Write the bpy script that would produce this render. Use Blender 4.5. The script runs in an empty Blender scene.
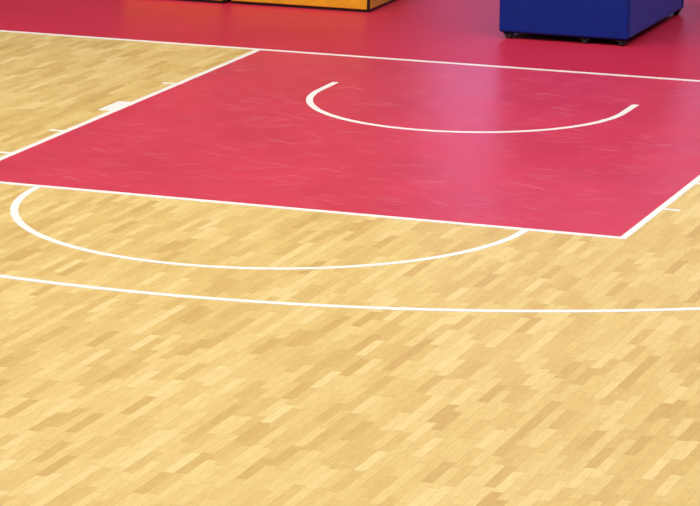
import bpy, bmesh, numpy as np, math, random
from mathutils import Matrix, Vector
random.seed(4)
scene=bpy.context.scene
scene.view_settings.view_transform='Standard'
# ---------------- camera (fitted to the court markings) ----------------
p=[8.085855, 1.775052, 0.321375, -0.24217, 1.486932, -1.376784, 27.25841]
def rod(w):
    w=np.array(w);th=np.linalg.norm(w)+1e-12;k=w/th;K=np.array([[0,-k[2],k[1]],[k[2],0,-k[0]],[-k[1],k[0],0]])
    return np.eye(3)+math.sin(th)*K+(1-math.cos(th))*K@K
f=math.exp(p[0]);R=rod(p[1:4]);C=-R.T@np.array(p[4:7])
cam=bpy.data.objects.new("camera",bpy.data.cameras.new("camera")); scene.collection.objects.link(cam)
Rw=np.c_[R.T[:,0],-R.T[:,1],-R.T[:,2]]
cam.matrix_world=Matrix.Translation(Vector(C))@Matrix(Rw.tolist()).to_4x4()
cam.data.sensor_width=36;cam.data.lens=f/700*36;cam.data.shift_y=-(253-233.5)/700;cam.data.clip_end=200
scene.camera=cam

# ---------------- node helpers ----------------
def newmat(name):
    m=bpy.data.materials.new(name);m.use_nodes=True
    nt=m.node_tree;b=nt.nodes["Principled BSDF"];return m,nt,b
def N(nt,t,**k):
    n=nt.nodes.new(t)
    for a,v in k.items(): setattr(n,a,v)
    return n
def M(nt,op,a,b=None,c=None):
    n=N(nt,'ShaderNodeMath',operation=op)
    for i,x in enumerate((a,b,c)):
        if x is None: continue
        if isinstance(x,(int,float)): n.inputs[i].default_value=x
        else: nt.links.new(x,n.inputs[i])
    return n.outputs[0]
def comb(nt,x,y,z=0):
    n=N(nt,'ShaderNodeCombineXYZ')
    for i,v in enumerate((x,y,z)):
        if isinstance(v,(int,float)): n.inputs[i].default_value=v
        else: nt.links.new(v,n.inputs[i])
    return n.outputs[0]
def lin(c):
    return tuple(((x/255)/12.92 if x/255<=.04045 else ((x/255+.055)/1.055)**2.4) for x in c)+(1,)
def ramp(nt,fac,stops):
    n=N(nt,'ShaderNodeValToRGB');e=n.color_ramp.elements
    while len(e)<len(stops): e.new(.5)
    for i,(q,c) in enumerate(stops): e[i].position=q;e[i].color=lin(c)
    nt.links.new(fac,n.inputs[0]);return n.outputs[0]
def mix(nt,fac,a,b,mode='MIX'):
    n=N(nt,'ShaderNodeMix',data_type='RGBA',blend_type=mode)
    for s,v in ((0,fac),(6,a),(7,b)):
        if isinstance(v,(int,float)): n.inputs[s].default_value=v
        elif isinstance(v,tuple): n.inputs[s].default_value=v
        else: nt.links.new(v,n.inputs[s])
    return n.outputs[2]
def noise(nt,vec,scale,detail=3,rough=.5):
    n=N(nt,'ShaderNodeTexNoise');n.inputs['Scale'].default_value=scale;n.inputs['Detail'].default_value=detail;n.inputs['Roughness'].default_value=rough
    if vec is not None: nt.links.new(vec,n.inputs['Vector'])
    return n.outputs[0]

# ---------------- materials ----------------
def parquet_coords(nt):
    tc=N(nt,'ShaderNodeTexCoord');s=N(nt,'ShaderNodeSeparateXYZ');nt.links.new(tc.outputs['Object'],s.inputs[0])
    x,y=s.outputs[0],s.outputs[1]
    W,L=.062,.36
    u=M(nt,'DIVIDE',x,W);row=M(nt,'FLOOR',u);fu=M(nt,'FRACT',u)
    wn=N(nt,'ShaderNodeTexWhiteNoise',noise_dimensions='1D');nt.links.new(row,wn.inputs['W'])
    v=M(nt,'ADD',M(nt,'DIVIDE',y,L),wn.outputs[0]);col=M(nt,'FLOOR',v);fv=M(nt,'FRACT',v)
    w2=N(nt,'ShaderNodeTexWhiteNoise',noise_dimensions='2D');nt.links.new(comb(nt,row,col),w2.inputs['Vector'])
    seam=M(nt,'MAXIMUM',M(nt,'LESS_THAN',fu,.05),M(nt,'LESS_THAN',fv,.02))
    return tc,x,y,row,col,w2.outputs[0],seam
wood,nt,b=newmat("beech_parquet")
tc,x,y,row,col,rnd,seam=parquet_coords(nt)
base=ramp(nt,rnd,[(0,(208,171,100)),(.12,(216,182,109)),(.5,(223,192,119)),(.85,(228,199,128)),(1,(233,207,141))])
g1=noise(nt,comb(nt,M(nt,'MULTIPLY',x,80),M(nt,'ADD',M(nt,'MULTIPLY',y,9),M(nt,'MULTIPLY',rnd,40))),1,4)
base=mix(nt,1,base,ramp(nt,g1,[(.3,(240,236,228)),(.7,(255,255,255))]),'MULTIPLY')
base=mix(nt,M(nt,'MULTIPLY',seam,.26),base,lin((150,110,58)))
nt.links.new(base,b.inputs['Base Color'])
nt.links.new(M(nt,'ADD',M(nt,'MULTIPLY',rnd,.06),.36),b.inputs['Roughness'])

red,nt,b=newmat("crimson_floor_paint")
tc,x,y,row,col,rnd,seam=parquet_coords(nt)
base=ramp(nt,rnd,[(0,(208,54,77)),(1,(211,57,80))])
n1=noise(nt,tc.outputs['Object'],1.2,3,.5)
base=mix(nt,1,base,ramp(nt,n1,[(.3,(243,238,241)),(.7,(255,255,255))]),'MULTIPLY')
def scuff(ang,sc,off,th):
    rt=N(nt,'ShaderNodeMapping');rt.inputs['Rotation'].default_value=(0,0,ang);nt.links.new(tc.outputs['Object'],rt.inputs[0])
    mp=N(nt,'ShaderNodeMapping');mp.inputs['Scale'].default_value=(sc,sc*.045,1);mp.inputs['Location'].default_value=(off,off,0)
    nt.links.new(rt.outputs[0],mp.inputs[0])
    nn=noise(nt,mp.outputs[0],1,1,.4)
    return M(nt,'MULTIPLY',M(nt,'GREATER_THAN',nn,th),.2)
sc=M(nt,'MAXIMUM',scuff(.9,44,3,.7),M(nt,'MAXIMUM',scuff(-1.1,38,9,.7),scuff(1.75,48,17,.7)))
base=mix(nt,sc,base,lin((245,180,186)))
base=mix(nt,M(nt,'MULTIPLY',seam,.03),base,lin((110,10,30)))
nt.links.new(base,b.inputs['Base Color'])
nt.links.new(M(nt,'ADD',M(nt,'MULTIPLY',n1,.08),.28),b.inputs['Roughness'])

red2,nt,b=newmat("dark_crimson_floor_paint")
tc=N(nt,'ShaderNodeTexCoord');n1=noise(nt,tc.outputs['Object'],1.0,5,.6)
nt.links.new(ramp(nt,n1,[(.3,(190,34,58)),(.7,(200,42,70))]),b.inputs['Base Color']);b.inputs['Roughness'].default_value=.42
b.inputs['Specular IOR Level'].default_value=.35

def simple(name,c,rough,spec=.5,metal=0,var=.06,scale=8,coat=0):
    m,nt,b=newmat(name);tc=N(nt,'ShaderNodeTexCoord');n=noise(nt,tc.outputs['Object'],scale,4)
    lo=tuple(v*(1-var) for v in c);hi=tuple(min(255,v*(1+var)) for v in c)
    nt.links.new(ramp(nt,n,[(.3,lo),(.7,hi)]),b.inputs['Base Color'])
    b.inputs['Roughness'].default_value=rough;b.inputs['Metallic'].default_value=metal;b.inputs['Specular IOR Level'].default_value=spec
    return m
white=simple("white_line_paint",(242,238,231),.35,var=.02,scale=5)
blue=simple("blue_vinyl",(0,42,138),.5,spec=.25)
bluel=simple("lighter_blue_vinyl",(6,76,186),.45,spec=.3)
black=simple("black_rubber",(26,20,18),.5)
steel=simple("dark_steel",(28,28,36),.4,metal=.6)
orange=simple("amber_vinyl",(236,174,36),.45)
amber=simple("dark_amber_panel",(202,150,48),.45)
rubber=simple("grey_wheel",(36,34,38),.5)
wallm=simple("painted_hall_wall",(120,112,122),.8)

# ---------------- mesh helpers ----------------
def link(o,parent=None):
    scene.collection.objects.link(o)
    if parent: o.parent=parent
    return o
def meshobj(name,verts,faces,mat,parent=None,smooth=False):
    me=bpy.data.meshes.new(name);me.from_pydata([tuple(v) for v in verts],[],faces);me.update()
    me.materials.append(mat)
    if smooth:
        for q in me.polygons:q.use_smooth=True
    return link(bpy.data.objects.new(name,me),parent)
def slab(name,x0,x1,y0,y1,z0,z1,mat,parent=None):
    v=[(x,y,z) for z in (z0,z1) for x,y in ((x0,y0),(x1,y0),(x1,y1),(x0,y1))]
    return meshobj(name,v,[(3,2,1,0),(4,5,6,7),(0,1,5,4),(1,2,6,5),(2,3,7,6),(3,0,4,7)],mat,parent)
def bevel(o,w,s=3):
    m=o.modifiers.new("b",'BEVEL');m.width=w;m.segments=s;m.limit_method='ANGLE'
    for q in o.data.polygons:q.use_smooth=True
    m.harden_normals=True
    return o
def ribbon(name,P,w,z0,z1,mat,parent):
    P=np.array(P,float);T=np.gradient(P,axis=0);T/=np.linalg.norm(T,axis=1)[:,None];Nn=np.c_[-T[:,1],T[:,0]]
    a=P+Nn*w/2;c=P-Nn*w/2;n=len(P)
    v=[(x,y,z1) for x,y in a]+[(x,y,z1) for x,y in c]+[(x,y,z0) for x,y in a]+[(x,y,z0) for x,y in c]
    F=[]
    for i in range(n-1):
        F+=[(n+i,n+i+1,i+1,i),(i,i+1,2*n+i+1,2*n+i),(3*n+i,3*n+i+1,n+i+1,n+i),(2*n+i,2*n+i+1,3*n+i+1,3*n+i)]
    F+=[(0,2*n,3*n,n),(n-1,2*n-1,4*n-1,3*n-1)]
    o=meshobj(name,v,F,mat,parent);return o
def arcp(cx,cy,r,a0=0,a1=math.pi,n=160):
    return [(cx+r*math.cos(t),cy-r*math.sin(t)) for t in np.linspace(a0,a1,n)]

# ---------------- floor and markings ----------------
floor=slab("floor",-16,16,-30,9,-.05,0,wood)
floor["kind"]="structure";floor["label"]="glossy honey-coloured beech parquet sports hall floor";floor["category"]="floor"
for nm,bx in (("wall_back",(-16,16,9,9.2)),("wall_left",(-16.2,-16,-30,9)),("wall_right",(16,16.2,-30,9)),("wall_front",(-16,16,-30.2,-30))):
    o=slab(nm,*bx,-.05,12,wallm);o["kind"]="structure";o["label"]="plain grey painted sports hall wall";o["category"]="wall"
Z1,Z2=.0015,.003
a=slab("painted_baseline_apron",-15.9,15.9,.0,8.9,-.01,Z1,red2,floor);a["label"]="glossy dark crimson painted band behind the baseline"
k=slab("painted_key",-2.44,2.44,-5.79,0,-.01,Z1,red,floor);k["label"]="glossy crimson painted rectangle of the basketball key"
LW=.05
ribbon("baseline",[(-7.5,.025),(0,.025),(7.5,.025)],.065,-.01,Z2,white,floor)
ribbon("free_throw_line",[(-2.45,-5.775),(0,-5.775),(2.45,-5.775)],.06,-.01,Z2,white,floor)
ribbon("lane_line",[(-2.425,0),(-2.425,-3),(-2.425,-5.76)],LW,-.01,Z2+.0003,white,floor)
ribbon("lane_line",[(2.425,0),(2.425,-3),(2.425,-5.76)],LW,-.01,Z2+.0003,white,floor)
r=1.268
ribbon("no_charge_semicircle",[(r,-1.2),(r,-1.3),(r,-1.45)]+arcp(0,-1.575,r)+[(-r,-1.45),(-r,-1.3),(-r,-1.2)],.055,-.01,Z2,white,floor)
ribbon("free_throw_semicircle",arcp(0,-5.775,1.765,0,math.pi),.054,-.01,Z2-.0003,white,floor)
th=math.acos(6.6/6.725)
ribbon("three_point_line",[(6.6,0),(6.6,-1)]+arcp(0,-1.575,6.725,th,math.pi-th,400)+[(-6.6,-1),(-6.6,0)],.06,-.01,Z2,white,floor)
for s in (-1,1):
    for yy in (1.775,3.925,4.825):
        ribbon("lane_tick_mark",[(s*2.44,-yy),(s*2.5,-yy),(s*2.56,-yy)],.05,-.01,Z2-.0004,white,floor)
    ribbon("neutral_zone_block",[(s*2.44,-2.85),(s*2.5,-2.85),(s*2.56,-2.85)],.4,-.01,Z2-.0004,white,floor)

# ---------------- padded basket stand base ----------------
def empty(name,loc,label,cat):
    e=bpy.data.objects.new(name,None);e.location=loc;e.empty_display_size=.2;link(e);e["label"]=label;e["category"]=cat;return e
x0,x1,y0,y1=-.70,.48,1.41,3.4
cx,cy=(x0+x1)/2,(y0+y1)/2;hx,hy=(x1-x0)/2,(y1-y0)/2
st=empty("basketball_stand_base",(cx,cy,0),"blue vinyl padded base of a basketball stand on small wheels","basketball stand")
zb,zt=.055,1.2
bevel(slab("base_frame",-hx+.08,hx-.08,-hy+.08,hy-.08,.042,.075,steel,st),.004)
bevel(slab("body",-hx+.07,hx-.07,-hy+.07,hy-.07,.075,zt-.04,blue,st),.01)
bevel(slab("front_pad",-hx,hx,-hy,-hy+.08,zb,zt,blue,st),.025,4)
bevel(slab("back_pad",-hx,hx,hy-.08,hy,zb,zt,blue,st),.025,4)
for s in (-1,1):
    w=[s*hx,s*(hx-.08)];q=bevel(slab("side_pad",min(w),max(w),-hy+.082,hy-.082,zb,zt,bluel,st),.025,4);q["label"]="lighter blue padded side panel"
bevel(slab("top_pad",-hx+.08,hx-.08,-hy+.08,hy-.08,zt-.045,zt+.005,blue,st),.015)
def wheel(parent,x,y):
    bm=bmesh.new()
    prof=[(.006,.0),(.019,.0),(.021,.004),(.021,.036),(.019,.04),(.006,.04)]
    n=24;rings=[]
    for rr,w in prof: rings.append([bm.verts.new((w-.02,rr*math.cos(2*math.pi*i/n),.021+rr*math.sin(2*math.pi*i/n))) for i in range(n)])
    for j in range(len(prof)):
        A,B=rings[j],rings[(j+1)%len(prof)]
        for i in range(n): bm.faces.new((A[i],A[(i+1)%n],B[(i+1)%n],B[i]))
    bmesh.ops.recalc_face_normals(bm,faces=bm.faces)
    me=bpy.data.meshes.new("wheel");bm.to_mesh(me);bm.free();me.materials.append(rubber)
    h=bpy.data.objects.new("caster",None);h.location=(x,y,0);h.empty_display_size=.05;link(h,parent)
    link(bpy.data.objects.new("wheel",me),h)
    slab("fork",-.03,-.023,-.015,.015,.012,.042,steel,h);slab("fork",.023,.03,-.015,.015,.012,.042,steel,h)
    slab("mounting_plate",-.045,.045,-.025,.025,.038,.054,steel,h)
for xx in (-hx+.09,.2,hx-.06):
    for yy in (-hy+.03,hy-.06): wheel(st,xx,yy)

# ---------------- amber padded boxes behind the baseline ----------------
def box(x0,x1,y0,y1,h,label,face,side):
    cx,cy=(x0+x1)/2,(y0+y1)/2;hx,hy=(x1-x0)/2,(y1-y0)/2
    e=empty("padded_box",(cx,cy,0),label,"padded box")
    slab("plinth",-hx+.01,hx-.01,-hy+.012,hy-.01,0,.028,black,e)
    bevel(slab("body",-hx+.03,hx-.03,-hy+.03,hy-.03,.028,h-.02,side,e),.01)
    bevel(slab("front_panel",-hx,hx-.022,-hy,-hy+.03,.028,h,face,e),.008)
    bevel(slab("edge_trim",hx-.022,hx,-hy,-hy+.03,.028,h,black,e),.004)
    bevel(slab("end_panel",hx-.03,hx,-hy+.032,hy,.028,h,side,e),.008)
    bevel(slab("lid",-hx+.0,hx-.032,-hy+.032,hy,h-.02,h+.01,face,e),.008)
    return e
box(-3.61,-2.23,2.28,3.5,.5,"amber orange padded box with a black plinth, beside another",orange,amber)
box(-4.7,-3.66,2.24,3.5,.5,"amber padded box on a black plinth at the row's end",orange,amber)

# ---------------- lighting ----------------
def area(name,loc,sx,sy,power,col,target):
    l=bpy.data.lights.new(name,'AREA');l.shape='RECTANGLE';l.size=sx;l.size_y=sy;l.energy=power;l.color=col
    o=bpy.data.objects.new(name,l);link(o);o.location=loc
    o.rotation_euler=(Vector(target)-Vector(loc)).to_track_quat('-Z','Y').to_euler();return o
area("ceiling_light",(-6,-3,11),12,4,940,(1,.98,.94),(-6,-3,0))
area("ceiling_light",(6,-3,11),12,4,940,(1,.98,.94),(6,-3,0))
area("ceiling_light",(0,-14,11),20,5,1600,(1,.98,.94),(0,-14,0))
area("violet_sheen_fill",(-2.2,8.8,2.1),3.2,1.8,26,(.5,.42,1),(-2.2,-10,2.1))  # added out-of-view fill, no actual display; lends the key its violet sheen
w=bpy.data.worlds.new("hall");scene.world=w;w.use_nodes=True
w.node_tree.nodes["Background"].inputs[0].default_value=(.95,.95,1,1)
w.node_tree.nodes["Background"].inputs[1].default_value=.3
